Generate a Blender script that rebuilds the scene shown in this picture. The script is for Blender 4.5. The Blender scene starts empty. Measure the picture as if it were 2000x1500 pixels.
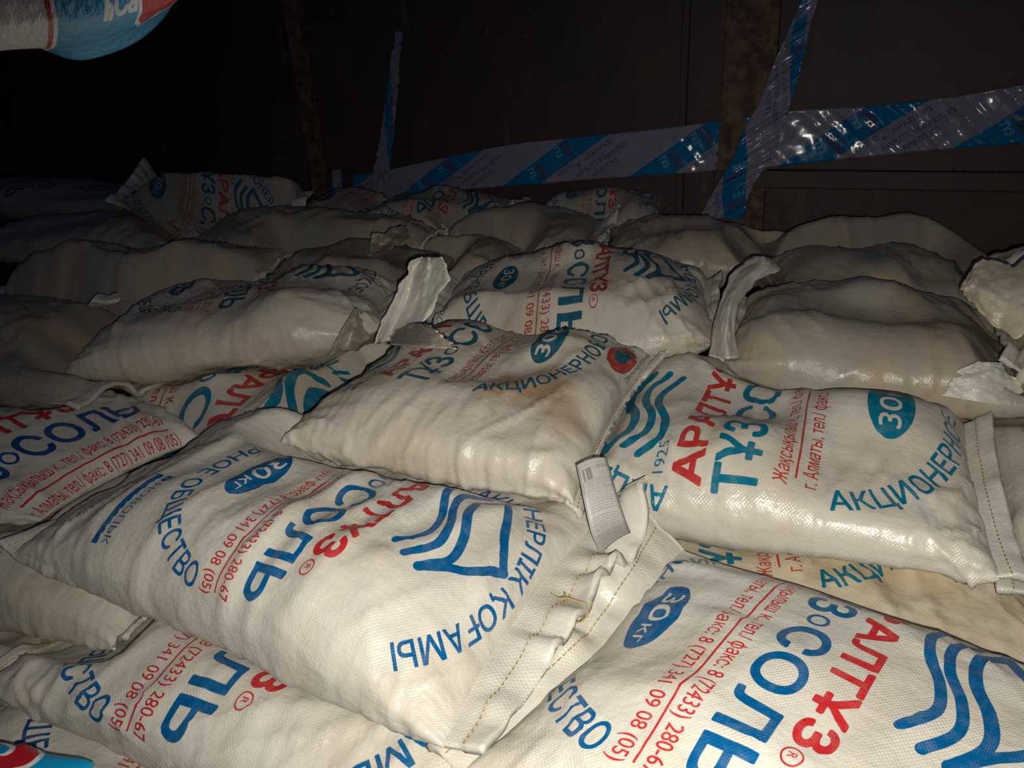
import bpy, math
import numpy as np
from mathutils import Vector, Matrix

# ------------------------------------------------------------------ camera
SC = bpy.context.scene
ZC = 0.86
F_PX, PITCH, ROLL = 1450.0, math.radians(24.5), math.radians(3.5)
cam_d = bpy.data.cameras.new('phone_camera')
cam_d.sensor_fit = 'HORIZONTAL'; cam_d.sensor_width = 36.0
cam_d.lens = 36.0 * F_PX / 2000.0
cam_d.clip_start = 0.02
cam = bpy.data.objects.new('phone_camera', cam_d)
SC.collection.objects.link(cam)
_c, _s = math.cos(ROLL), math.sin(ROLL)
_fw = Vector((0, math.cos(PITCH), -math.sin(PITCH)))
_up = Vector((0, math.sin(PITCH), math.cos(PITCH)))
_rt = Vector((1, 0, 0))
# the picture's content is turned counter-clockwise by ROLL
R_ = _c * _rt - _s * _up
U_ = _s * _rt + _c * _up
cam.matrix_world = Matrix(((R_.x, U_.x, -_fw.x, 0), (R_.y, U_.y, -_fw.y, 0), (R_.z, U_.z, -_fw.z, ZC), (0, 0, 0, 1)))
SC.camera = cam

def ray(px, py):
    return R_ * ((px - 1000) / F_PX) + U_ * ((750 - py) / F_PX) + _fw

def at(px, py, z):
    d = ray(px, py)
    t = (z - ZC) / d.z
    return np.array((d.x * t, d.y * t, z))

def onwall(px, py, P, N, off=0.0):
    d = np.array(ray(px, py)); o = np.array((0, 0, ZC))
    t = np.dot(P + N * off - o, N) / np.dot(d, N)
    return o + d * t

# ------------------------------------------------------------------ light
W = bpy.data.worlds.new('night'); SC.world = W; W.use_nodes = True
W.node_tree.nodes['Background'].inputs[0].default_value = (0.35, 0.5, 1.0, 1)
W.node_tree.nodes['Background'].inputs[1].default_value = 0.036
fl_d = bpy.data.lights.new('phone_flash', 'SPOT')
fl_d.energy = 46.0; fl_d.color = (1.0, 0.95, 0.86)
fl_d.spot_size = math.radians(126); fl_d.spot_blend = 1.0
fl_d.shadow_soft_size = 0.004
fl = bpy.data.objects.new('phone_flash', fl_d); SC.collection.objects.link(fl)
fl.location = Vector((0, 0, ZC)) + R_ * 0.016 - U_ * 0.02
fl.rotation_euler = ray(1310, 1210).to_track_quat('-Z', 'Y').to_euler()

SC.view_settings.view_transform = 'Standard'
SC.view_settings.look = 'None'
SC.view_settings.exposure = 0.0
SC.view_settings.gamma = 1.0
SC.view_settings.use_curve_mapping = False

# ------------------------------------------------------------------ helpers
COL = SC.collection
def srgb(r, g, b):
    f = lambda c: (c / 255 / 12.92) if c / 255 <= 0.04045 else ((c / 255 + 0.055) / 1.055) ** 2.4
    return (f(r), f(g), f(b), 1.0)

def tag(o, label=None, cat=None, group=None, kind=None):
    if label: o['label'] = label
    if cat: o['category'] = cat
    if group: o['group'] = group
    if kind: o['kind'] = kind
    return o

def mesh_obj(name, verts, faces, mat, parent=None, uvs=None, smooth=True):
    me = bpy.data.meshes.new(name)
    me.from_pydata([tuple(v) for v in verts], [], [tuple(f) for f in faces])
    if uvs is not None:
        l = me.uv_layers.new(name='UVMap')
        idx = np.zeros(len(me.loops), dtype=np.int32); me.loops.foreach_get('vertex_index', idx)
        l.data.foreach_set('uv', np.asarray(uvs, dtype=np.float32)[idx].ravel())
    if smooth:
        me.polygons.foreach_set('use_smooth', np.ones(len(me.polygons), dtype=bool))
    me.update()
    o = bpy.data.objects.new(name, me); COL.objects.link(o)
    if mat: me.materials.append(mat)
    if parent: o.parent = parent
    return o

def _hash(ix, iy, seed):
    h = (ix * 374761393 + iy * 668265263 + seed * 974634777) & 0xffffffff
    h = ((h ^ (h >> 13)) * 1274126177) & 0xffffffff
    return ((h ^ (h >> 16)) & 0xffff) / 65535.0
def vnoise(x, y, seed):
    x = np.asarray(x, float); y = np.asarray(y, float)
    ix = np.floor(x).astype(np.int64); iy = np.floor(y).astype(np.int64)
    fx = x - ix; fy = y - iy
    fx = fx * fx * fx * (fx * (fx * 6 - 15) + 10); fy = fy * fy * fy * (fy * (fy * 6 - 15) + 10)
    a = _hash(ix, iy, seed); b = _hash(ix + 1, iy, seed); c = _hash(ix, iy + 1, seed); d = _hash(ix + 1, iy + 1, seed)
    return (a * (1 - fx) + b * fx) * (1 - fy) + (c * (1 - fx) + d * fx) * fy
def ridge(n, p=3):
    return (1 - np.abs(2 * n - 1)) ** p

# ------------------------------------------------------------------ lettering drawn into ink masks
_gl = {}
def glyphs(body, shear=0.0):
    """outline loops of a line of lettering, in units of its capital height, and its width"""
    key = (body, shear)
    if key in _gl: return _gl[key]
    def loops_of(b):
        cu = bpy.data.curves.new('lettering', 'FONT'); cu.body = b; cu.shear = shear; cu.fill_mode = 'NONE'; cu.resolution_u = 6
        o = bpy.data.objects.new('lettering', cu); COL.objects.link(o)
        dg = bpy.context.evaluated_depsgraph_get()
        me = o.evaluated_get(dg).to_mesh()
        v = np.array([tuple(x.co)[:2] for x in me.vertices]).reshape(-1, 2)
        start, out = 0, []
        for e in me.edges:
            i, j = sorted(e.vertices)
            if j - i > 1 or (j - i == 1 and j == i + 1 and False):
                out.append(v[i:j + 1])
        o.evaluated_get(dg).to_mesh_clear()
        bpy.data.objects.remove(o); bpy.data.curves.remove(cu)
        return out
    h = np.concatenate(loops_of('Н')); base = h[:, 1].min(); cap = h[:, 1].max() - base
    L = loops_of(body); x0 = min(l[:, 0].min() for l in L)
    L = [(l - (x0, base)) / cap for l in L]
    _gl[key] = (L, max(l[:, 0].max() for l in L))
    return _gl[key]

class Canvas:
    """flat cloth of w x h metres, origin at its middle bottom; masks drawn 2x and averaged down"""
    def __init__(s, w, h, ppm, nch):
        s.w, s.h = w, h; s.nx, s.ny = int(w * ppm), int(h * ppm)
        s.sc = 2 * ppm
        s.m = np.zeros((nch, s.ny * 2, s.nx * 2), dtype=bool)
    def ink(s, loops, ch, rad, val=True):
        # outlines filled by winding number on a scrap of mask, fattened by rad metres, then printed
        r = int(round(rad * s.sc)); ny, nx = s.m.shape[1:]
        Q = [(l + (s.w / 2, 0)) * s.sc for l in loops]
        q = np.concatenate(Q)
        x0, y0 = np.maximum(np.floor(q.min(0)).astype(int) - r - 2, 0); x1, y1 = np.ceil(q.max(0)).astype(int) + r + 3
        x1, y1 = min(x1, nx), min(y1, ny)
        if x1 <= x0 or y1 <= y0: return
        w = np.zeros((y1 - y0, x1 - x0 + 1), dtype=np.int16)
        for l in Q:
            l = l - (x0, y0)
            for p, t in zip(l, np.roll(l, -1, 0)):
                lo, hi, sg = (p, t, 1) if p[1] < t[1] else (t, p, -1)
                ra, rb = max(int(math.ceil(lo[1] - .5)), 0), min(int(math.ceil(hi[1] - .5)), w.shape[0])
                if rb <= ra: continue
                rows = np.arange(ra, rb); x = lo[0] + (hi[0] - lo[0]) * (rows + .5 - lo[1]) / (hi[1] - lo[1])
                np.add.at(w, (rows, np.clip(np.ceil(x - .5).astype(int), 0, w.shape[1] - 1)), sg)
        a = (np.cumsum(w, axis=1) != 0)[:, :-1]; b = a.copy()
        for dy in range(-r, r + 1):
            for dx in range(-r, r + 1):
                if dx * dx + dy * dy > r * r + .3 or not (dx or dy): continue
                ys, yd = slice(max(-dy, 0), a.shape[0] - max(dy, 0)), slice(max(dy, 0), a.shape[0] + min(dy, 0))
                xs, xd = slice(max(-dx, 0), a.shape[1] - max(dx, 0)), slice(max(dx, 0), a.shape[1] + min(dx, 0))
                b[yd, xd] |= a[ys, xs]
        s.m[ch, y0:y1, x0:x1][b] = val
    def tri(s, P, ch, val=True):
        P = (np.asarray(P) + (s.w / 2, 0)) * s.sc
        ny, nx = s.m.shape[1:]
        for a, b, c in P:
            x0 = max(int(min(a[0], b[0], c[0])), 0); x1 = min(int(max(a[0], b[0], c[0])) + 2, nx)
            y0 = max(int(min(a[1], b[1], c[1])), 0); y1 = min(int(max(a[1], b[1], c[1])) + 2, ny)
            if x1 <= x0 or y1 <= y0: continue
            X, Y = np.meshgrid(np.arange(x0, x1) + .5, np.arange(y0, y1) + .5)
            e = lambda p, q: (q[0] - p[0]) * (Y - p[1]) - (q[1] - p[1]) * (X - p[0])
            e0, e1, e2 = e(a, b), e(b, c), e(c, a)
            k = ((e0 >= 0) & (e1 >= 0) & (e2 >= 0)) | ((e0 <= 0) & (e1 <= 0) & (e2 <= 0))
            s.m[ch, y0:y1, x0:x1][k] = val
    def text(s, body, u, v, cap, ch, width=None, off=0.02, rot=0.0, val=True, shear=0.0):
        L, w = glyphs(body, shear)
        k = cap if width is None else width / w
        c, sn = math.cos(rot), math.sin(rot); rm = np.array(((c, sn), (-sn, c)))
        s.ink([(l * (k, cap)) @ rm + (u, v) for l in L], ch, off * cap, val)
    def arc(s, body, cu, cv, R, a0, a1, cap, ch, off=0.02, smile=False):
        L, w = glyphs(body); out = []
        for l in L:
            a = a0 + (a1 - a0) * l[:, 0] / w; r = R - l[:, 1] * cap if smile else R + l[:, 1] * cap
            out.append(np.stack((cu + r * np.cos(a), cv + r * np.sin(a)), 1))
        s.ink(out, ch, off * cap)
    def stroke(s, pts, wd, ch, val=True):
        pts = np.asarray(pts, float); wd = np.broadcast_to(wd, (len(pts),))
        d = np.gradient(pts, axis=0); d /= np.linalg.norm(d, axis=1)[:, None] + 1e-9
        n = np.stack((-d[:, 1], d[:, 0]), 1) * wd[:, None] / 2
        L, Rr = pts + n, pts - n
        for i in range(len(pts) - 1):
            s.tri([(L[i], Rr[i], L[i + 1]), (Rr[i], Rr[i + 1], L[i + 1])], ch, val)
    def disc(s, u, v, a, b, ch, val=True):
        t = np.linspace(0, 2 * np.pi, 49); c = np.array((u, v))
        p = np.stack((u + a * np.cos(t), v + b * np.sin(t)), 1)
        s.tri([(c, p[i], p[i + 1]) for i in range(48)], ch, val)
    def poly(s, pts, ch, val=True):
        pts = np.asarray(pts, float); c = pts.mean(0); n = len(pts)
        s.tri([(c, pts[i], pts[(i + 1) % n]) for i in range(n)], ch, val)
    def cov(s):
        m = s.m.astype(np.float32)
        return (m[:, ::2, ::2] + m[:, 1::2, ::2] + m[:, ::2, 1::2] + m[:, 1::2, 1::2]) / 4

def to_image(name, chans):
    ny, nx = chans[0].shape
    a = np.ones((ny, nx, 4), dtype=np.float32)
    for i, c in enumerate(chans[:3]): a[..., i] = c
    for i in range(len(chans), 3): a[..., i] = 0
    im = bpy.data.images.new(name, nx, ny, alpha=False, float_buffer=False)
    im.colorspace_settings.name = 'Non-Color'
    im.pixels.foreach_set(a.ravel()); im.update(); im.pack()
    return im

def spline(pts, n=40):
    pts = np.asarray(pts, float); m = len(pts)
    P = np.vstack((2 * pts[0] - pts[1], pts, 2 * pts[-1] - pts[-2])); out = []
    for i in range(m - 1):
        p0, p1, p2, p3 = P[i:i + 4]
        for t in np.linspace(0, 1, n // (m - 1) + 1, endpoint=(i == m - 2)):
            out.append(.5 * ((2 * p1) + (p2 - p0) * t + (2 * p0 - 5 * p1 + 4 * p2 - p3) * t * t + (3 * p1 - p0 - 3 * p2 + p3) * t ** 3))
    return np.array(out)

def sack_print(name, variant):
    c = Canvas(0.50, 0.80, 2400, 2)
    B, R = 0, 1
    c.arc('АКЦИОНЕРНОЕ ОБЩЕСТВО', 0, .312, .214, math.radians(190), math.radians(351), .033, B, .028, smile=True)
    c.arc('АКЦИОНЕРЛІК ҚОҒАМЫ', 0, .500, .212, math.radians(180), math.radians(38), .033, B, .028)
    c.disc(-.005, .208, .064, .033, B)
    c.text('30', -.052, .194, .031, B, width=.058, off=.012, val=False)
    c.text('кг', .014, .196, .022, B, width=.032, off=.0, val=False)
    c.text('г. Алматы, тел./ факс: 8 (727) 341 09 08 (05)', -.185, .296, .021, R, width=.395, off=.012)
    c.stroke([(-.175, .326), (.205, .326)], .0032, R)
    c.text('Жақсықылыш к., тел./ факс: 8 (72433) 280-67', -.19, .337, .021, R, width=.40, off=.012)
    c.text('ТҰЗ', -.215, .378, .058, B, width=.115, off=.035)
    t = np.linspace(0, 2 * np.pi, 33); c.stroke(np.stack((-.076 + .012 * np.cos(t), .404 + .012 * np.sin(t)), 1), .005, B)
    c.text('СОЛЬ', -.052, .378, .058, B, width=.25, off=.035)
    c.text('АРАЛТҰЗ', -.208, .455, .042, R, width=.325, off=.055)
    c.stroke(np.stack((.137 + .011 * np.cos(t), .466 + .011 * np.sin(t)), 1), .0022, R)
    c.text('R', .1325, .461, .010, R)
    c.text('1925', -.195, .512, .018, B, width=.05, off=.0)
    # the salt heap over three waves
    k = np.array([(-.165, 0.004), (-.135, -.022), (-.09, -.018), (-.045, .006), (.0, .014), (.04, -.012)])
    for j, dv in enumerate((.555, .582)):
        q = spline(k + (.03 * j * .5, dv), 60); c.stroke(q, .0135, B); c.disc(*q[0], .0067, .0067, B); c.disc(*q[-1], .0067, .0067, B)
    base = spline(k + (.02, .612), 60); c.stroke(base, .0155, B)
    apex = (-.015, .70)
    c.stroke(spline([base[0] + (-.004, .0), (-.105, .645), (-.06, .668), apex], 40), .0145, B)
    c.stroke(spline([apex, (.02, .662), (.035, .63), base[-1]], 40), .0155, B)
    for q in (base[0], base[-1], apex): c.disc(q[0], q[1], .0085, .0085, B)
    if variant == 'bar':
        c.stroke([(.055, .035), (.195, .035)], .014, B)
        for i in range(9): c.stroke([(.066 + .014 * i, .0405), (.0725 + .014 * i, .0425)], .003, B, False)
        c.text('НОВОПЬК', .078, .050, .019, B, width=.115, off=.0)
        c.disc(.062, .058, .009, .010, B); c.stroke([(.055, .073), (.069, .073)], .003, B)
        c.stroke([(.062, .05), (.062, .068)], .002, B, False)
    elif variant == 'oval':
        c.disc(.03, .060, .050, .031, R); c.disc(.035, .062, .029, .016, B)
        c.text('100 лучших', .072, .052, .017, B, width=.095, off=.0, shear=.25)
        c.text('Признана отличной солью', -.015, .016, .013, B, width=.19, off=.01, shear=.25)
    m = c.cov()
    if variant == 'oval':
        pass
    return to_image(name, [m[0], m[1]])

PRINT_BAR = sack_print('sack_print_bar', 'bar')
PRINT_OVAL = sack_print('sack_print_oval', 'oval')

# ------------------------------------------------------------------ materials
class NT:
    def __init__(s, name):
        s.mat = bpy.data.materials.new(name); s.mat.use_nodes = True
        s.t = s.mat.node_tree; s.t.nodes.clear()
        s.out = s.t.nodes.new('ShaderNodeOutputMaterial')
        s.b = s.t.nodes.new('ShaderNodeBsdfPrincipled')
        s.t.links.new(s.b.outputs[0], s.out.inputs[0])
    def n(s, kind, **kw):
        nd = s.t.nodes.new('ShaderNode' + kind)
        for k, v in kw.items(): setattr(nd, k, v)
        return nd
    def l(s, a, b): s.t.links.new(a, b)
    def m(s, op, a, b=None, c=None, clamp=False):
        nd = s.n('Math', operation=op, use_clamp=clamp)
        for i, v in enumerate((a, b, c)):
            if v is None: continue
            if isinstance(v, (int, float)): nd.inputs[i].default_value = v
            else: s.l(v, nd.inputs[i])
        return nd.outputs[0]
    def mix(s, f, a, b):
        nd = s.n('Mix', data_type='RGBA')
        for i, v in ((0, f), (6, a), (7, b)):
            if isinstance(v, (int, float)): nd.inputs[i].default_value = v
            elif isinstance(v, tuple): nd.inputs[i].default_value = v
            else: s.l(v, nd.inputs[i])
        return nd.outputs[2]
    def noise(s, vec, scale, detail=3, rough=.55):
        nd = s.n('TexNoise'); nd.inputs['Scale'].default_value = scale; nd.inputs['Detail'].default_value = detail
        nd.inputs['Roughness'].default_value = rough
        if vec is not None: s.l(vec, nd.inputs['Vector'])
        return nd.outputs[0]
    def step(s, v, lo, hi):
        nd = s.n('MapRange', interpolation_type='SMOOTHSTEP'); s.l(v, nd.inputs[0])
        nd.inputs[1].default_value = lo; nd.inputs[2].default_value = hi
        return nd.outputs[0]

_ms = {}
def sack_mat(print_img=None, ink='blue', base=(204, 199, 186), dirt=.35, stain=None, key=''):
    kk = (print_img.name if print_img else '', ink, base, dirt, key)
    if kk in _ms: return _ms[kk]
    t = NT('woven_sack'); _ms[kk] = t.mat
    uv = t.n('UVMap'); uv.uv_map = 'UVMap'      # metres on the flat cloth: u -0.25..0.25 on the printed face, v 0..0.8
    xyz = t.n('SeparateXYZ'); t.l(uv.outputs[0], xyz.inputs[0])
    info = t.n('ObjectInfo')
    off = t.n('VectorMath', operation='ADD'); t.l(uv.outputs[0], off.inputs[0])
    cmb = t.n('CombineXYZ'); r40 = t.m('MULTIPLY', info.outputs['Random'], 40.0); t.l(r40, cmb.inputs[0]); t.l(r40, cmb.inputs[2]); t.l(cmb.outputs[0], off.inputs[1])
    vec = off.outputs[0]
    # weave
    p = 0.0026
    su = t.m('SINE', t.m('MULTIPLY', xyz.outputs[0], math.pi / p)); sv = t.m('SINE', t.m('MULTIPLY', xyz.outputs[1], math.pi / p))
    weave = t.m('MULTIPLY', su, sv)
    fine = t.noise(vec, 90, 2); med = t.noise(vec, 26, 4); big = t.noise(vec, 7, 3)
    vis = t.step(t.noise(vec, 11, 2), .3, .68)
    wv = t.m('MULTIPLY', weave, t.m('MULTIPLY_ADD', vis, .30, .06))
    # long fine tapes running up the cloth
    st = t.n('Mapping'); t.l(vec, st.inputs[0]); st.inputs['Scale'].default_value = (160, 7, 1)
    tapes = t.noise(st.outputs[0], 1.0, 2)
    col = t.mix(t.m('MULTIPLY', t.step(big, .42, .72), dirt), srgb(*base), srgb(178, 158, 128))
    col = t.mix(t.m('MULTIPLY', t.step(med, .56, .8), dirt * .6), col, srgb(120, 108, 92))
    col = t.mix(t.m('MULTIPLY', tapes, .10), col, srgb(150, 146, 136))
    for su_, sv_, rr, cc, amt in (stain or []):
        dx = t.m('SUBTRACT', xyz.outputs[0], su_); dy = t.m('SUBTRACT', xyz.outputs[1], sv_)
        dd = t.m('SQRT', t.m('ADD', t.m('MULTIPLY', dx, dx), t.m('MULTIPLY', dy, dy)))
        dd = t.m('ADD', dd, t.m('MULTIPLY', t.m('SUBTRACT', t.noise(vec, 18, 4), .5), rr * 1.8))
        k = t.m('SUBTRACT', 1.0, t.step(dd, rr * .25, rr))
        col = t.mix(t.m('MULTIPLY', k, amt), col, srgb(*cc))
    rough = t.m('MULTIPLY_ADD', med, .20, .22)
    if print_img:
        im = t.n('TexImage', extension='CLIP', interpolation='Linear'); im.image = print_img
        mp = t.n('Mapping'); t.l(uv.outputs[0], mp.inputs[0])
        mp.inputs['Location'].default_value = (.5, 0, 0); mp.inputs['Scale'].default_value = (2.0, 1.25, 1)
        t.l(mp.outputs[0], im.inputs[0])
        sp = t.n('SeparateColor'); t.l(im.outputs[0], sp.inputs[0])
        wear = t.m('MULTIPLY_ADD', t.step(t.m('ADD', t.m('MULTIPLY', t.m('ABSOLUTE', weave), .25), t.noise(vec, 60, 4)), .42, .62), .10, .90)
        inks = {'blue': ((0, 86, 138), (186, 40, 44)), 'navy': ((8, 66, 122), (180, 44, 44)), 'teal': ((0, 106, 132), (178, 50, 46)), 'slate': ((26, 84, 104), (156, 60, 52))}[ink]
        col = t.mix(t.m('MULTIPLY', sp.outputs[1], wear), col, srgb(*inks[1]))
        col = t.mix(t.m('MULTIPLY', sp.outputs[0], wear), col, srgb(*inks[0]))
    t.l(col, t.b.inputs['Base Color']); t.l(rough, t.b.inputs['Roughness'])
    t.b.inputs['IOR'].default_value = 1.48
    bp = t.n('Bump'); bp.inputs['Strength'].default_value = .55; bp.inputs['Distance'].default_value = .0009
    h = t.m('ADD', wv, t.m('MULTIPLY', t.m('SUBTRACT', fine, .5), 1.6)); h = t.m('ADD', h, t.m('MULTIPLY', t.m('SUBTRACT', t.noise(vec, 34, 3), .5), 3.5))
    h = t.m('ADD', h, t.m('MULTIPLY', tapes, .8))
    t.l(h, bp.inputs['Height']); t.l(bp.outputs[0], t.b.inputs['Normal'])
    return t.mat

def simple_mat(name, col, rough=.6, noise_scale=None, col2=None, metallic=0.0, bump=0.0):
    t = NT(name); t.b.inputs['Roughness'].default_value = rough; t.b.inputs['Metallic'].default_value = metallic
    if noise_scale:
        tc = t.n('TexCoord'); nz = t.noise(tc.outputs['Object'], noise_scale, 5, .62)
        t.l(t.mix(t.step(nz, .38, .68), srgb(*col), srgb(*(col2 or col))), t.b.inputs['Base Color'])
        if bump:
            bp = t.n('Bump'); bp.inputs['Strength'].default_value = bump; bp.inputs['Distance'].default_value = .004
            t.l(nz, bp.inputs['Height']); t.l(bp.outputs[0], t.b.inputs['Normal'])
    else: t.b.inputs['Base Color'].default_value = srgb(*col)
    return t.mat

THREAD = simple_mat('sewing_thread', (176, 158, 98), .7, 300, (150, 128, 70))
HEM = sack_mat(key='hem', base=(206, 202, 190), dirt=.3)
HEM_DIRTY = sack_mat(key='hemd', base=(196, 186, 166), dirt=.7)

# ------------------------------------------------------------------ the wagon
YAW = math.radians(-25.0)
E1 = np.array((math.cos(YAW), math.sin(YAW), 0)); E2 = np.array((-math.sin(YAW), math.cos(YAW), 0)); EZ = np.array((0, 0, 1.0))
CORNER = at(612, 402, .235); CORNER[2] = 0
WN = -E2                                               # the long wall faces the camera
def wall_mat():
    t = NT('rusty_wagon_paint')
    tc = t.n('TexCoord'); o = tc.outputs['Object']
    a = t.noise(o, 3.2, 6, .65); b = t.noise(o, 17, 5, .7)
    mp = t.n('Mapping'); t.l(o, mp.inputs[0]); mp.inputs['Scale'].default_value = (9, 9, .8)
    s = t.noise(mp.outputs[0], 1.6, 4, .6)
    col = t.mix(t.step(a, .40, .66), srgb(55, 43, 43), srgb(68, 47, 42))
    col = t.mix(t.step(b, .62, .76), col, srgb(96, 74, 58))
    col = t.mix(t.m('MULTIPLY', t.step(s, .58, .8), .5), col, srgb(104, 92, 86))
    t.l(col, t.b.inputs['Base Color']); t.b.inputs['Roughness'].default_value = .62
    bp = t.n('Bump'); bp.inputs['Strength'].default_value = .5; bp.inputs['Distance'].default_value = .004
    t.l(b, bp.inputs['Height']); t.l(bp.outputs[0], t.b.inputs['Normal'])
    return t.mat
WALLM = wall_mat()
RUST = simple_mat('flaking_rust', (62, 46, 42), .75, 22, (118, 90, 66), bump=.8)

def box(name, c, ax, half, mat, parent=None):
    c = np.asarray(c); v = []
    for i in (-1, 1):
        for j in (-1, 1):
            for k in (-1, 1): v.append(c + ax[0] * half[0] * i + ax[1] * half[1] * j + ax[2] * half[2] * k)
    f = [(0, 1, 3, 2), (4, 6, 7, 5), (0, 4, 5, 1), (2, 3, 7, 6), (0, 2, 6, 4), (1, 5, 7, 3)]
    o = mesh_obj(name, v, f, mat, parent, smooth=False)
    md = o.modifiers.new('edge', 'BEVEL'); md.width = min(half) * .25; md.segments = 2
    return o

def sheet_wall(name, O, A, length, height, N, mat, rib=.0, thick=.04):
    nx, nz = 200, 70; v = []; f = []
    for i in range(nx + 1):
        for j in range(nz + 1):
            x = length * i / nx; z = height * j / nz
            d = .006 * (vnoise(x * 3, z * 3, 5) - .5) + .003 * (vnoise(x * 11, z * 11, 6) - .5)
            v.append(O + A * x + EZ * z + N * d)
    for i in range(nx):
        for j in range(nz):
            a = i * (nz + 1) + j; f.append((a, a + 1, a + nz + 2, a + nz + 1))
    k = len(v)
    v += [O - N * thick, O + A * length - N * thick, O + A * length + EZ * height - N * thick, O + EZ * height - N * thick]
    f.append((k, k + 1, k + 2, k + 3))
    return mesh_obj(name, v, f, mat)

wb = tag(sheet_wall('wall_back', CORNER - E1 * 2.35, E1, 6.4, 2.5, WN, WALLM), 'dark brown rusty steel side wall of the wagon behind the sacks', kind='structure')
wl = tag(sheet_wall('wall_left', CORNER - E1 * 2.3 - E2 * 4.4, E2, 4.4, 2.5, E1, WALLM), 'dark steel end wall of the wagon at the left', kind='structure')
fo = CORNER + E1 * .9 - E2 * 2.0 - EZ * .03
tag(box('floor', fo, (E1, E2, EZ), (3.4, 3.4, .028), simple_mat('floor_boards', (52, 42, 36), .85, 9, (72, 58, 46))), 'dark wagon floor under the sacks', kind='structure')

# posts and rails welded on the long wall
def wp(px, py, off=0.0): return onwall(px, py, CORNER, WN, off)
def post(name, px, py, half_w, half_d, label, mat):
    p = wp(px, py); a = p.copy(); a[2] = 1.25
    return tag(box(name, a + WN * half_d, (E1, WN, EZ), (half_w, half_d, 1.25), mat), label, kind='structure')
post('trim_1', 606, 200, .035, .02, 'narrow rusty post on the side wall', RUST)
post('trim_2', 1462, 180, .085, .018, 'wide rust-flaked post behind the crossing film strips', RUST)
post('trim_3', 1340, 100, .012, .012, 'thin dark weld rib left of the wide post', WALLM)
r = wp(1760, 350); r = CORNER + E1 * np.dot(r - CORNER, E1) + EZ * r[2]
tag(box('trim_4', r + WN * .02 + E1 * .35, (E1, WN, EZ), (.95, .02, .03), WALLM), 'horizontal steel rail under the film at the right', kind='structure')

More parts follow.
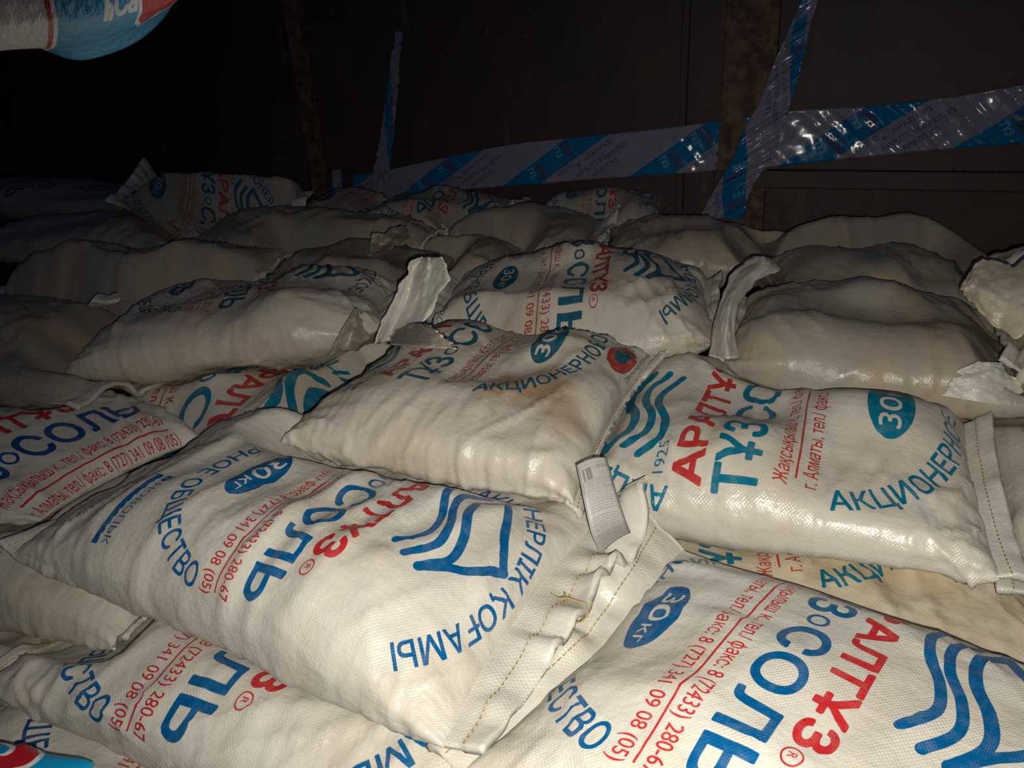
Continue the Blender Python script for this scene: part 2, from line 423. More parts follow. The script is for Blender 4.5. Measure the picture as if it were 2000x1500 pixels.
# ------------------------------------------------------------------ salt sacks
SACKS = []
def sack(label, nl, nr, z, W=.43, zf=None, up='right', T=(.080, .055), L=None, skew=0.0, mat=None, wr=1.0, seed=None,
         bumps=(), ush=0.0, vsc=1.0, vsh=0.0, hems=None, res=1.0, sq=2.7, endp=3.1, pull=.06, name='salt_sack', cat='sack', group='salt sacks', waist=0.0, pe=.60, pts=None, pinch=(0, 0), usc=1.0, folds=(), nf=4):
    z = (z, z) if isinstance(z, (int, float)) else z
    zf = z if zf is None else zf
    zf = (zf, zf) if isinstance(zf, (int, float)) else zf
    NL, NR = at(*nl, z[0]), at(*nr, z[1])
    e = NR - NL; L0 = np.linalg.norm(e)
    if L: NR = NL + e / L0 * L
    eh = e.copy(); eh[2] = 0; eh /= np.linalg.norm(eh)
    p = np.array((-eh[1], eh[0], 0))
    FL, FR = NL + p * W + eh * skew, NR + p * W + eh * skew
    FL[2], FR[2] = zf
    if pts: NL, NR, FL, FR = [np.array(q, float) for q in pts]; L0 = np.linalg.norm(NR - NL); eh = (NR - NL) / L0
    seed = seed if seed is not None else sum(ord(ch) * (i + 1) for i, ch in enumerate(label)) % 9973
    Ns, Nc = int(132 * res), int(104 * res) // 2 * 2
    x = np.linspace(-1, 1, Ns); s = np.sign(x) * (1 - (1 - np.abs(x)) ** 1.35)
    th = np.arange(Nc) / Nc * 2 * np.pi
    ct, st = np.cos(th), np.sin(th)
    tau = np.sign(ct) * np.abs(ct) ** (2 / sq); zz = np.sign(st) * np.abs(st) ** (2 / sq)
    S, TA = np.meshgrid(s, tau, indexing='ij'); _, Z = np.meshgrid(s, zz, indexing='ij')
    aS = np.abs(S)
    prof = np.maximum(1 - aS ** endp, 0) ** pe
    wf = .955 + .045 * aS ** 5 - waist * np.exp(-(S / .25) ** 2)
    wf = wf * (1 - pinch[0] * np.maximum(-S, 0) ** 3.5 - pinch[1] * np.maximum(S, 0) ** 3.5)
    A = (TA * wf + 1) / 2                                  # 0 near .. 1 far
    Bq = (S * (1 - pull * (1 - TA ** 2) * aS ** 5) + 1) / 2   # 0 left .. 1 right
    def quad(a, b):
        a = a[..., None]; b = b[..., None]
        return (NL * (1 - b) + NR * b) * (1 - a) + (FL * (1 - b) + FR * b) * a
    M = quad(A, Bq)
    for (bs, bt, dz, rr) in bumps:
        M[..., 2] += dz * np.exp(-((S - bs) ** 2 * 1.9 + (TA - bt) ** 2 * .7) / rr ** 2)
    n = np.cross(NR - NL, FL - NL); n /= np.linalg.norm(n)
    b = np.where(Z > 0, T[0], T[1]) * prof
    lump = 1 + .30 * (vnoise(S * 2.2 + 40, TA * 1.6 + 9, seed) - .5) * 2 * np.maximum(1 - aS ** 4, 0)
    V = M + n * (b * Z * lump)[..., None]
    # arc lengths for the flat print: mid section
    mid = V[Ns // 2]; seg = np.linalg.norm(np.roll(mid, -1, 0) - mid, axis=1); cum = np.concatenate(([0], np.cumsum(seg)))[:-1]
    per = seg.sum(); top = cum[Nc // 4]
    arc = (cum - top); arc = np.where(arc > per / 2, arc - per, arc)   # + towards near?  th=0 is far (tau=+1)
    arcn = arc / per                                       # -.5 .. .5 around the tube ; th grows from far over the top to near
    Llen = np.linalg.norm(np.diff(V[:, Nc // 4], axis=0), axis=1); vl = np.concatenate(([0], np.cumsum(Llen))); vl = vl / vl[-1]
    if up == 'right': u = arcn * 1.0; v = vl * .8
    else: u = -arcn * 1.0; v = (1 - vl) * .8
    U2, V2 = np.meshgrid(v, u, indexing='ij')[1], np.meshgrid(v, u, indexing='ij')[0]
    UV = np.stack((U2 * usc + ush, (V2 - .4) * vsc + .4 + vsh), -1)
    # wrinkles
    am = S * L0 / 2; bm = np.meshgrid(s, arcn, indexing='ij')[1]
    bm = bm * per; side = np.clip(np.abs(TA), 0, 1) ** 3
    bc = np.abs(bm)                                        # keeps the noise seamless under the sack
    bs_ = bm
    d = .011 * (vnoise(am / .20 + 7, bs_ / .14 + 3, seed + 1) - .5)
    warp = 1.3 * vnoise(am / .1, bs_ / .08, seed + 9)
    d += wr * .0048 * (.18 + side) * (ridge(vnoise(am / .034 + warp, bs_ / .26 + 5, seed + 2), 2.5) - .25) * vnoise(am / .14, bs_ / .2, seed + 8)
    d += wr * .0030 * (.10 + side) * (ridge(vnoise(am / .014 + warp * 1.5, bs_ / .16 + 15, seed + 3), 2) - .3) * vnoise(am / .09, bs_ / .15, seed + 7)
    for k, (an, w_, am_) in enumerate(((.5, .040, .0075), (-.55, .036, .0070), (1.1, .05, .0075), (-1.25, .045, .006), (.2, .022, .0035))):
        ca, sa = math.cos(an + .3 * (vnoise(am / .3, bs_ / .3, seed + 40 + k).mean() - .5)), math.sin(an)
        xr = am * ca + bs_ * sa + .02 * vnoise(am / .12, bs_ / .12, seed + 60 + k); yr = -am * sa + bs_ * ca
        d += wr * am_ * np.clip(vnoise(am / .15 + 11 * k, bs_ / .15, seed + 20 + k) - .45, 0, .3) * 3 * ridge(vnoise(xr / w_, yr / .34, seed + 30 + k), 5)
    de = (1 - aS) * L0 / 2
    d += wr * .012 * np.exp(-de / .07) * (vnoise(bs_ / .024 + 50 + warp * .4, am / .3, seed + 4) - .5) * np.clip(de / .01, 0, 1)
    d += wr * .006 * np.exp(-de / .13) * (ridge(vnoise(bs_ / .03 + 20 + warp * .5, am / .25, seed + 5), 2.5) - .25)
    # pulled folds running across the sack: (s, t) to (s, t), width m, height m
    rng = np.random.default_rng(seed + 77); fl = list(folds)
    for _ in range(nf):
        s0 = rng.uniform(-.8, .8); fl.append((s0, rng.uniform(-.1, .9), s0 + rng.normal() * .28, rng.uniform(-1.1, -.4), rng.uniform(.007, .014), rng.uniform(.0018, .0042) * wr))
    Wm = np.linalg.norm(FL - NL); X, Y = S * L0 / 2, -bm
    for s0, t0, s1, t1, fw, fa in fl:
        ax, ay, bx, by = s0 * L0 / 2, t0 * per / 4, s1 * L0 / 2, t1 * per / 4
        ll = math.hypot(bx - ax, by - ay); ux, uy = (bx - ax) / ll, (by - ay) / ll
        q = ((X - ax) * ux + (Y - ay) * uy) / ll; r = (X - ax) * -uy + (Y - ay) * ux + .012 * np.sin(q * 3.1)
        env = np.clip(np.minimum(q, 1 - q) * 3.2 + .15, 0, 1); env = env * env * (3 - 2 * env)
        d += np.where(Z > -.6, env, 0) * fa * (np.exp(-np.abs(r / fw) ** 1.3) - .55 * np.exp(-((r - fw * 2.4) / (fw * 1.8)) ** 2) - .25 * np.exp(-((r + fw * 2.4) / (fw * 1.8)) ** 2))
    d *= np.clip(prof * 2.5, 0, 1)
    dS = np.gradient(V, axis=0); dT = np.roll(V, -1, 1) - np.roll(V, 1, 1)
    N = np.cross(dT, dS); N /= np.linalg.norm(N, axis=-1)[..., None] + 1e-12
    if (N[Ns // 2, Nc // 4] @ n) < 0: N = -N
    V = V + N * d[..., None]
    rec = dict(label=label, V=V, UV=UV, mat=mat, hems=hems or {}, name=name, cat=cat, group=group, e=eh, L=L0, n=n, Ns=Ns, Nc=Nc, up=up, seed=seed)
    SACKS.append(rec)
    print('SACK %-60s L %.2f' % (label[:60], L0), np.round(V.mean((0, 1)), 2))
    return rec

G0, GX, GY, GC = (-3.2, -.6), 640, 520, .01
def settle():
    """each sack is pressed down by the ones laid on it later (SACKS is in the order of laying)"""
    ceil = np.full((GX, GY), 9.0)
    nb = lambda C, fn, pad: fn.reduce([np.pad(C, 1, constant_values=pad)[1 + a:C.shape[0] + 1 + a, 1 + b:C.shape[1] + 1 + b] for a in (-1, 0, 1) for b in (-1, 0, 1)])
    for k in range(len(SACKS) - 1, -1, -1):
        V = SACKS[k]['V']; Ns, Nc = SACKS[k]['Ns'], SACKS[k]['Nc']
        gx = (V[..., 0] - G0[0]) / GC; gy = (V[..., 1] - G0[1]) / GC
        ix = np.clip(gx.astype(int), 0, GX - 2); iy = np.clip(gy.astype(int), 0, GY - 2)
        fx = np.clip(gx - ix, 0, 1); fy = np.clip(gy - iy, 0, 1)
        x0, x1, y0, y1 = max(ix.min() - 16, 0), min(ix.max() + 18, GX), max(iy.min() - 16, 0), min(iy.max() + 18, GY)
        SACKS[k]['ceil'] = ceil.copy()
        C = nb(ceil[x0:x1, y0:y1], np.minimum, 9.0)
        for it in range(16):
            P = np.pad(C, 1, constant_values=9.0); k1 = 1.0 * GC; k2 = 1.4142 * k1
            for dx in (-1, 0, 1):
                for dy in (-1, 0, 1):
                    if dx or dy:
                        C = np.minimum(C, P[1 + dx:P.shape[0] - 1 + dx, 1 + dy:P.shape[1] - 1 + dy] + (k2 if dx and dy else k1))
        # soften
        for it in range(3):
            P = np.pad(C, 1, mode='edge'); Sm = (P[:-2, 1:-1] + P[2:, 1:-1] + P[1:-1, :-2] + P[1:-1, 2:] + 4 * C) / 8
            C = np.where(C < 5, np.minimum(Sm, C), C)
        jx, jy = ix - x0, iy - y0
        c = (C[jx, jy] * (1 - fx) + C[jx + 1, jy] * fx) * (1 - fy) + (C[jx, jy + 1] * (1 - fx) + C[jx + 1, jy + 1] * fx) * fy
        c = c - .002
        zv = V[..., 2]
        w = .012                                            # soft minimum
        h = np.clip(.5 + .5 * (c - zv) / w, 0, 1)
        znew = c * (1 - h) + zv * h - w * h * (1 - h)
        znew = np.where(c > 5, zv, znew)
        V[..., 2] = np.maximum(znew, .003 + .002 * (zv > zv.mean()))
        # this sack's underside becomes a ceiling for those laid before
        zb = V[..., 2]
        if SACKS[k].get('noceil'): continue
        up2 = 2
        for a in range(up2):
            for b in range(up2):
                Vi = V
                if a: Vi = (Vi + np.roll(Vi, -1, 0)) / 2; Vi = Vi[:-1]
                if b: Vi = (Vi + np.roll(Vi, -1, 1)) / 2
                jx = np.clip(((Vi[..., 0] - G0[0]) / GC).astype(int), 0, GX - 1); jy = np.clip(((Vi[..., 1] - G0[1]) / GC).astype(int), 0, GY - 1)
                np.minimum.at(ceil, (jx.ravel(), jy.ravel()), Vi[..., 2].ravel())

    floor = np.full((GX, GY), 0.0)
    for rec in SACKS:
        rec['floor'] = floor.copy()
        V = rec['V']; Vi = np.concatenate((V.reshape(-1, 3), ((V + np.roll(V, -1, 1)) / 2).reshape(-1, 3), ((V[1:] + V[:-1]) / 2).reshape(-1, 3)))
        jx = np.clip(((Vi[:, 0] - G0[0]) / GC).astype(int), 0, GX - 1); jy = np.clip(((Vi[:, 1] - G0[1]) / GC).astype(int), 0, GY - 1)
        np.maximum.at(floor, (jx, jy), Vi[:, 2])

def between(rec, P):
    """keeps a strip of cloth above the sacks laid earlier and under those laid later"""
    jx = np.clip(((P[..., 0] - G0[0]) / GC).astype(int), 1, GX - 2); jy = np.clip(((P[..., 1] - G0[1]) / GC).astype(int), 1, GY - 2)
    fl = np.max([rec['floor'][jx + a, jy + b] for a in (-1, 0, 1) for b in (-1, 0, 1)], 0) + .003
    ce = np.min([rec['ceil'][jx + a, jy + b] for a in (-1, 0, 1) for b in (-1, 0, 1)], 0) - .003
    P[..., 2] = np.minimum(np.maximum(P[..., 2], fl), np.maximum(ce, .004))
    return P

def interp_spec(spec, t):
    sp = sorted(spec); ts = [q[0] for q in sp]
    return [np.interp(t, ts, [q[i] for q in sp]) for i in range(1, len(sp[0]))]

def hem_mesh(rec, end, spec, root, org, mat=None, stitch=True, seed=0, rows=14, wob=1.0, cols=64):
    """the flat sewn strip beyond the filling; spec rows: (t near..far, length m, start angle, tip angle, [inward squeeze])"""
    V = rec['V']; Nc = rec['Nc']
    ring = V[0 if end == 'left' else -1]
    # midline from near (tau=-1) to far (tau=+1)
    half = Nc // 2
    topi = np.arange(half, -1, -1); boti = (np.arange(half, Nc + 1)) % Nc
    line = (ring[topi] + ring[boti]) / 2
    dist = np.concatenate(([0], np.cumsum(np.linalg.norm(np.diff(line, axis=0), axis=1)))); wdt = dist[-1]; dist /= wdt
    t = np.linspace(0, 1, cols)
    base = np.stack([np.interp(t, dist, line[:, i]) for i in range(3)], 1)
    for _ in range(2): base[1:-1] = (base[:-2] + 2 * base[1:-1] + base[2:]) / 4
    ln, a0, a1 = interp_spec(spec, t)[:3]
    along = (base[-1] - base[0]) / np.linalg.norm(base[-1] - base[0])
    out = rec['e'] * (1 if end == 'right' else -1)
    out = out - along * (out @ along); out /= np.linalg.norm(out)
    upv = np.cross(along, out); upv = upv if upv[2] > 0 else -upv
    G = np.zeros((cols, rows, 3)); pos = base - out * .012; G[:, 0] = pos
    nz = lambda a, b, sd: vnoise(a, b, rec['seed'] * 3 + sd + seed) - .5
    for j in range(1, rows):
        q = j / (rows - 1)
        ang = np.radians(a0 + (a1 - a0) * q ** 1.2) + wob * (.9 * nz(t * 9, q * 2.2, 1) + .5 * nz(t * 23, q * 4, 2)) * q ** .5
        step = (ln + .012) / (rows - 1)
        pos = pos + (out[None] * np.cos(ang)[:, None] + upv[None] * np.sin(ang)[:, None]) * step[:, None] \
            + along[None] * (wob * .25 * nz(t * 6, q * 2, 3) * step)[:, None]
        G[:, j] = pos
    G[:, 1:] = between(rec, G[:, 1:])
    for _ in range(2): G[1:-1, 1:-1] = (G[1:-1, 1:-1] * 2 + G[:-2, 1:-1] + G[2:, 1:-1] + G[1:-1, :-2] + G[1:-1, 2:]) / 6
    thick = .0016
    dS = np.gradient(G, axis=0); dR = np.gradient(G, axis=1); N = np.cross(dS, dR); N /= np.linalg.norm(N, axis=-1)[..., None] + 1e-9
    if (N.mean((0, 1)) @ upv) < 0: N = -N
    tt = thick * (1 + 1.5 * (np.arange(rows) > rows * .55))[None, :, None]    # folded over: double thickness at the edge
    Atop, Abot = G + N * tt, G - N * tt
    allv = np.concatenate((Atop.reshape(-1, 3), Abot.reshape(-1, 3))) - org
    f = []; n0 = cols * rows
    for i in range(cols - 1):
        for j in range(rows - 1):
            a = i * rows + j; f.append((a, a + rows, a + rows + 1, a + 1)); f.append((n0 + a, n0 + a + 1, n0 + a + rows + 1, n0 + a + rows))
        a = i * rows + rows - 1; f.append((a, a + rows, n0 + a + rows, n0 + a))
    for i in (0, cols - 1):
        for j in range(rows - 1):
            a = i * rows + j; f.append((a, a + 1, n0 + a + 1, n0 + a))
    uv = np.stack((np.repeat(t, rows) * wdt - 1.0, np.tile(np.linspace(0, .05, rows), cols) + 1.2), 1); uv = np.concatenate((uv, uv + (0, .1)))
    o = mesh_obj('end_hem', allv, f, mat or HEM, root, uv)
    if stitch:
        sv, sf = [], []
        jr = rows * .5; j0 = int(jr)
        row = (Atop[:, j0] * .5 + Atop[:, j0 + 1] * .5); nr = N[:, j0]
        dd = np.concatenate(([0], np.cumsum(np.linalg.norm(np.diff(row, axis=0), axis=1)))); tot = dd[-1]
        pitch = .0085; x = .004
        while x + pitch * .75 < tot:
            P0 = np.array([np.interp(x, dd, row[:, i]) for i in range(3)]); P1 = np.array([np.interp(x + pitch * .72, dd, row[:, i]) for i in range(3)])
            nn = np.array([np.interp(x, dd, nr[:, i]) for i in range(3)]); dr = P1 - P0; dr /= np.linalg.norm(dr) + 1e-9; sd = np.cross(dr, nn)
            k = len(sv); w = .0008
            for P, hh in ((P0, .0002), (P0 * .5 + P1 * .5, .0012), (P1, .0002)):
                sv += [P + sd * w, P + nn * (hh + .0008), P - sd * w, P - nn * .0006]
            for r_ in (0, 4):
                for q in range(4): sf.append((k + r_ + q, k + r_ + (q + 1) % 4, k + r_ + 4 + (q + 1) % 4, k + r_ + 4 + q))
            sf += [(k, k + 1, k + 2, k + 3), (k + 11, k + 10, k + 9, k + 8)]
            x += pitch
        mesh_obj('stitching', np.array(sv) - org, sf, THREAD, o, smooth=True)['label'] = 'yellowish sewing thread'
    rec.setdefault('hem_geo', {})[end] = (Atop, N, org, o)
    return o

def build_sacks():
    for rec in SACKS:
        V, UV, Ns, Nc = rec['V'], rec['UV'], rec['Ns'], rec['Nc']
        org = V.reshape(-1, 3).mean(0); org[2] = V[..., 2].min()
        root = bpy.data.objects.new(rec['name'], None); COL.objects.link(root); root.location = org; root.empty_display_size = .1
        tag(root, rec['label'], rec['cat'], rec['group'])
        rec['root'] = root; rec['org'] = org
        # seam column duplicated so the uv can break under the sack
        cut = (3 * Nc) // 4
        order = [(cut + i) % Nc for i in range(Nc + 1)]
        Vv = V[:, order]; Uu = UV[:, order].copy()
        du = Uu[:, 1, 0] - Uu[:, 2, 0]
        Uu[:, 0, 0] = Uu[:, 1, 0] + du; Uu[:, -1, 0] = Uu[:, -2, 0] - du
        c = Nc + 1
        i, j = np.meshgrid(np.arange(Ns - 1), np.arange(Nc), indexing='ij')
        f = np.stack((i * c + j, i * c + j + 1, (i + 1) * c + j + 1, (i + 1) * c + j), -1).reshape(-1, 4)
        P = Vv[Ns // 2, (Nc // 2)]; nn = np.cross(Vv[Ns // 2, Nc // 2 + 1] - P, Vv[Ns // 2 + 1, Nc // 2] - P)
        if nn @ rec['n'] < 0: f = f[:, ::-1]
        o = mesh_obj('sack_body', (Vv - org).reshape(-1, 3), f, rec['mat'], root, Uu.reshape(-1, 2))
        for end, h in rec['hems'].items():
            h = dict(h); spec = h.pop('spec', [(0, .035, 0, -10), (1, .035, 0, -10)])
            hem_mesh(rec, end, spec, root, org, **h)
        rec['body'] = o

# ------------------------------------------------------------------ laying the load, lowest sacks first
PB, PO = PRINT_BAR, PRINT_OVAL
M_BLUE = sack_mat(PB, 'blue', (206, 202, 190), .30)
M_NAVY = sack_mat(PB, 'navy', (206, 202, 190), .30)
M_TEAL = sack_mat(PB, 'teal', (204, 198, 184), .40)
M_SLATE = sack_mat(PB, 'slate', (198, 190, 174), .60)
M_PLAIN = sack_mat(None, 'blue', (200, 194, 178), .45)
M_DIRTY_DIM = sack_mat(None, 'blue', (152, 145, 130), .85)  # dirt, plus a base darkened to mimic weak flash light further back
M_FAR = sack_mat(PB, 'slate', (150, 145, 134), .75)  # darker base stands in for the flash falling off over the far rows
M_DIM = sack_mat(None, 'blue', (138, 132, 120), .8, key='dim')  # plain cloth with the dimness of the back row painted into its base
M_RR = sack_mat(None, 'blue', (160, 153, 138), .7, key='rr')  # plain cloth darkened to imitate the flash only grazing this sack's top
M_STAIN = sack_mat(PO, 'slate', (202, 194, 178), .45, stain=[(-.17, .20, .11, (150, 112, 70), .75), (-.2, .10, .07, (164, 128, 88), .5)], key='brown')
M_BEIGE = sack_mat(PB, 'teal', (206, 196, 172), .9, stain=[(.0, .1, .3, (196, 172, 132), .6)], key='beige')
H = lambda *sp, **k: dict(spec=list(sp), **k)
FLATH = H((0, .035, -5, -25), (1, .035, -5, -25))

# --- blue printed sacks at the corners of the view
def blue_print():
    c = Canvas(.50, .80, 1600, 3); B, R, Wt = 0, 1, 2
    c.poly([(-.25, .40), (.25, .40), (.25, .80), (-.25, .80)], B)
    c.poly([(-.25, .375), (.25, .375), (.25, .391), (-.25, .391)], R)
    c.text('йодталған', .035, .425, .05, Wt, width=.22, off=.02, rot=math.radians(90), shear=.3)
    c.text('йод', -.23, .45, .05, Wt, width=.13, off=.02, rot=math.radians(0), shear=.3)
    c.text('Салмағы', .035, .54, .040, Wt, width=.17, off=.02, rot=math.radians(180 + 90), shear=.3)
    for (u, v, rt, w) in ((-.20, .60, 0, .42),):
        c.text('Соль', u, v, .105, Wt, width=w + .01, off=.20, shear=.2); c.text('Соль', u, v, .105, R, width=w, off=.12, shear=.2)
    m = c.cov(); return to_image('blue_sack_print', [m[0], m[1], m[2]])
def striped_print():
    c = Canvas(.50, .80, 2400, 3); B, R, Wt = 0, 1, 2
    c.poly([(-.25, .465), (.25, .465), (.25, .80), (-.25, .80)], B)
    c.poly([(-.25, .457), (.25, .457), (.25, .466), (-.25, .466)], Wt); c.poly([(-.25, .450), (.25, .450), (.25, .459), (-.25, .459)], R)
    c.text('Са', .115, .557, .030, Wt, width=.036, off=.06, rot=math.radians(90), shear=.3)
    c.text('h', .121, .540, .034, Wt, width=.012, off=.06, rot=math.radians(90), shear=.3)
    c.text('йый', .072, .515, .034, Wt, width=.050, off=.05, rot=math.radians(100), shear=.35)
    c.text('ол', .030, .53, .030, Wt, width=.04, off=.05, rot=math.radians(95), shear=.35)
    star = np.array([(.100, .585), (.080, .575), (.02, .58), (-.02, .61), (.0, .66), (.05, .67), (.098, .65), (.086, .615)])
    star = star + (.062, .022); ctr = star.mean(0); c.poly(ctr + (star - ctr) * 1.14, Wt); c.poly(star, R)
    c.stroke([(.160, .634), (.08, .647)], .006, Wt)
    m = c.cov(); return to_image('striped_sack_print', [m[0], m[1], m[2]])
BLUE_IMG = blue_print(); STRIPED_IMG = striped_print()
def blue_mat(BLUE_IMG, white_on_red=False):
    t = NT('blue_printed_sack'); uv = t.n('UVMap'); uv.uv_map = 'UVMap'
    im = t.n('TexImage', extension='REPEAT'); im.image = BLUE_IMG
    mp = t.n('Mapping'); t.l(uv.outputs[0], mp.inputs[0]); mp.inputs['Location'].default_value = (.5, 0, 0); mp.inputs['Scale'].default_value = (2, 1.25, 1)
    t.l(mp.outputs[0], im.inputs[0]); sp = t.n('SeparateColor'); t.l(im.outputs[0], sp.inputs[0])
    col = t.mix(sp.outputs[0], srgb(206, 202, 206), srgb(0, 136, 184))
    col = t.mix(t.m('MULTIPLY', sp.outputs[1], t.m('SUBTRACT', 1.0, sp.outputs[2]) if white_on_red else 1.0), t.mix(sp.outputs[2], col, srgb(212, 210, 210)), srgb(164, 26, 40))
    t.l(col, t.b.inputs['Base Color']); t.b.inputs['Roughness'].default_value = .32
    bp = t.n('Bump'); bp.inputs['Strength'].default_value = .4; bp.inputs['Distance'].default_value = .002
    t.l(t.noise(uv.outputs[0], 55, 3), bp.inputs['Height']); t.l(bp.outputs[0], t.b.inputs['Normal'])
    return t.mat
BLUEM = blue_mat(BLUE_IMG); STRIPEDM = blue_mat(STRIPED_IMG)

# --- bottom layer
sack('sack with blue-green print lowest at the bottom-left corner beside the blue bag', (-160, 1500), (860, 1960), .05, T=(.07, .04), mat=M_NAVY, res=.8, ush=-.06)
sack('plain sack with a flat sewn hem, left edge, under the rounded plain sack', (-620, 1160), (60, 1340), .09, W=.42, mat=M_PLAIN, hems={'right': H((0, .05, 10, -10), (1, .05, 10, -10))}, res=.8)
NB = sack('printed sack with "09 08 (05)" lying in front of and under the large front sack', (-60, 1360), (950, 1790), .12, W=.46, mat=M_BLUE, vsh=.03, ush=-.02, hems={'left': FLATH})
sack('plain rounded sack with pinched corner under the left end of the front sack', (-420, 1110), (225, 1270), .15, W=.42, mat=M_PLAIN, hems={'right': H((0, .03, 20, 0), (1, .03, 0, 0))})
sack('sack with teal lettering showing below the wrinkled printed left sack', (110, 900), (720, 965), .16, W=.52, T=(.115, .06), up='right', mat=M_TEAL, ush=-.13, vsc=.73, vsh=.09, hems={'left': FLATH})
sack('cream sack seen only as a strip between the front sack and the middle stained sack', (640, 1050), (1230, 1110), .10, W=.44, mat=M_PLAIN)
sack('beige stained sack with teal АКЦ letters under the right printed sack', (1190, 1280), (2160, 1362), .09, W=.46, up='left', ush=-.07, vsc=.8, vsh=-.146, mat=M_BEIGE)

# --- row along the front
LL = sack('printed sack at the left edge behind the left end of the large front sack', (-600, 830), (10, 1052), .23, zf=(.25, .20), W=.43, up='left', pinch=(0, .25), mat=M_NAVY, vsc=1.12, vsh=.34, ush=.04, hems={})
R2 = sack('sack continuing past the right edge beside the stitched end of the right printed sack', (2000, 1165), (2750, 1290), .21, W=.46, mat=M_PLAIN, res=.7, hems={'left': H((0, .03, 20, 0), (1, .03, 20, 0))})
R = sack('printed sack at the right with red АРАЛТҰЗ letters and a stitched right end', (1010, 985), (1955, 1132), (.20, .24), zf=(.20, .27), W=.52, up='left', T=(.09, .06), vsc=.88, vsh=.008,
         mat=M_TEAL, hems={'right': H((0, .03, 10, 0), (.5, .04, 30, 30), (1, .05, 40, 30), wob=.7)}, bumps=[(.6, .5, .02, .4)])
# --- far rows
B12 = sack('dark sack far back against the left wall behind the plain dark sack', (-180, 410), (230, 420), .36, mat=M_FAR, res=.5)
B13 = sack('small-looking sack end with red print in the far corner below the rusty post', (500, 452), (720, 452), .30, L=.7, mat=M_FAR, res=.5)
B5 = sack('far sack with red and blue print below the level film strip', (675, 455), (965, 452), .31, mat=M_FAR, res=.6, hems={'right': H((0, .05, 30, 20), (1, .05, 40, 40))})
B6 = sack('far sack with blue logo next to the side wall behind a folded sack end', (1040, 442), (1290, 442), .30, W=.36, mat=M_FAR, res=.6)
B10 = sack('dark plain sack at the far left in front of the corner sack', (-130, 500), (330, 505), .34, mat=M_DIRTY_DIM, res=.7)
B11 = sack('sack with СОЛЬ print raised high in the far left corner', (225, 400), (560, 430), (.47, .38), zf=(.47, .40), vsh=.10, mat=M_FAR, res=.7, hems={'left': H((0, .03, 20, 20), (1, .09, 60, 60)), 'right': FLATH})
B7 = sack('plain sack with many cross folds in the back row in front of the wide post', (1150, 535), (1570, 540), .28, mat=M_DIRTY_DIM, wr=1.3, res=.8)
B8 = sack('smooth plain sack bulging high at the back right', (1530, 575), (2020, 580), .27, W=.50, T=(.16, .05), mat=M_DIM, res=.8, wr=.5, sq=2.0, endp=2.0, pe=.9)
B4 = sack('plain sack in the middle of the back row with a folded end', (830, 500), (1150, 500), .30, pinch=(.6, 0), mat=M_DIM, res=.7, hems={'right': H((0, .06, 10, 20), (1, .06, 10, 20)), 'left': FLATH})
B3 = sack('shadowed plain sack behind the upright white sack ear', (700, 575), (985, 570), .28, mat=M_DIRTY_DIM, res=.7)
B1 = sack('plain sack with a sharp pinched left corner in the back row at the left', (312, 495), (740, 520), .32, pinch=(.8, .2), mat=M_DIM, res=.8, wr=1.4, hems={'right': H((0, .07, 25, 30), (1, .03, 10, 30))})
B2 = sack('plain sack tucked behind the wrinkled printed left sack', (455, 600), (810, 600), .28, mat=M_DIM, res=.7)
B9 = sack('plain sack showing as a dark band behind the plain right sack', (1545, 620), (1960, 620), .26, mat=M_DIRTY_DIM, res=.7)
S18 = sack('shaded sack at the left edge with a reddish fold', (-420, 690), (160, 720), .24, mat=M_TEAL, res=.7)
S16 = sack('grimy sack with deep curved folds at the left, small white patch on its end', (-190, 655), (420, 630), .33, W=.5, zf=.35, T=(.085, .08), mat=M_DIRTY_DIM, wr=1.2, hems={'right': H((0, .05, 10, 0), (1, .02, 10, 0))})
# --- second layer
C = sack('printed sack with the salt heap logo in the centre, upright ear on its left end', (800, 690), (1410, 700), .30, W=.50, pinch=(.2, .3), zf=(.31, .32), T=(.09, .06), mat=M_SLATE,
         hems={'left': H((0, .05, 10, 10), (.45, .05, 20, 20), (1, .05, 30, 30)), 'right': H((0, .03, 20, 20), (1, .04, 30, 30))})
RR = sack('plain unprinted sack at the right with a pinched left end', (1400, 745), (2080, 815), .29, W=.50, zf=(.31, .27), pinch=(.3, 0), T=(.085, .06), mat=M_RR, wr=.7,
          hems={'left': H((0, .03, 20, 20), (1, .04, 30, 20))})
S17 = sack('sack at the left edge whose hem hangs over the red lettered sack', (-470, 720), (105, 790), .29, W=.42, mat=M_DIRTY_DIM, wr=1.3, hems={'right': H((0, .06, 0, -15), (1, .06, 0, -10))})
Lm = sack('wrinkled printed sack at the left with a bunched right corner', (110, 740), (735, 660), (.29, .34), W=.44, zf=(.30, .33), T=(.075, .07), mat=M_SLATE, wr=.9, ush=.10, pinch=(.15, .35),
          hems={'right': H((0, .07, 40, 20), (.5, .04, 30, 20), (1, .03, 20, 10))})
B14 = sack('sack at the right edge with a crumpled grey end', (1900, 615), (2450, 680), .34, W=.40, mat=M_PLAIN, wr=1.2, pinch=(.35, 0), res=.8)
B15 = sack('sack cut by the right edge showing a stitched white hem', (1985, 740), (2600, 800), .33, W=.40, mat=M_PLAIN, hems={'left': H((0, .04, 60, 30), (1, .04, 60, 30))}, res=.7)
sack('blue sack corner with red white-outlined letters at the bottom-left corner', (-800, 1620), (20, 1720), .20, W=.12, T=(.05, .05), mat=BLUEM, ush=-.02, vsh=.0, name='blue_salt_sack', group='blue salt sacks', wr=.5, res=.8)
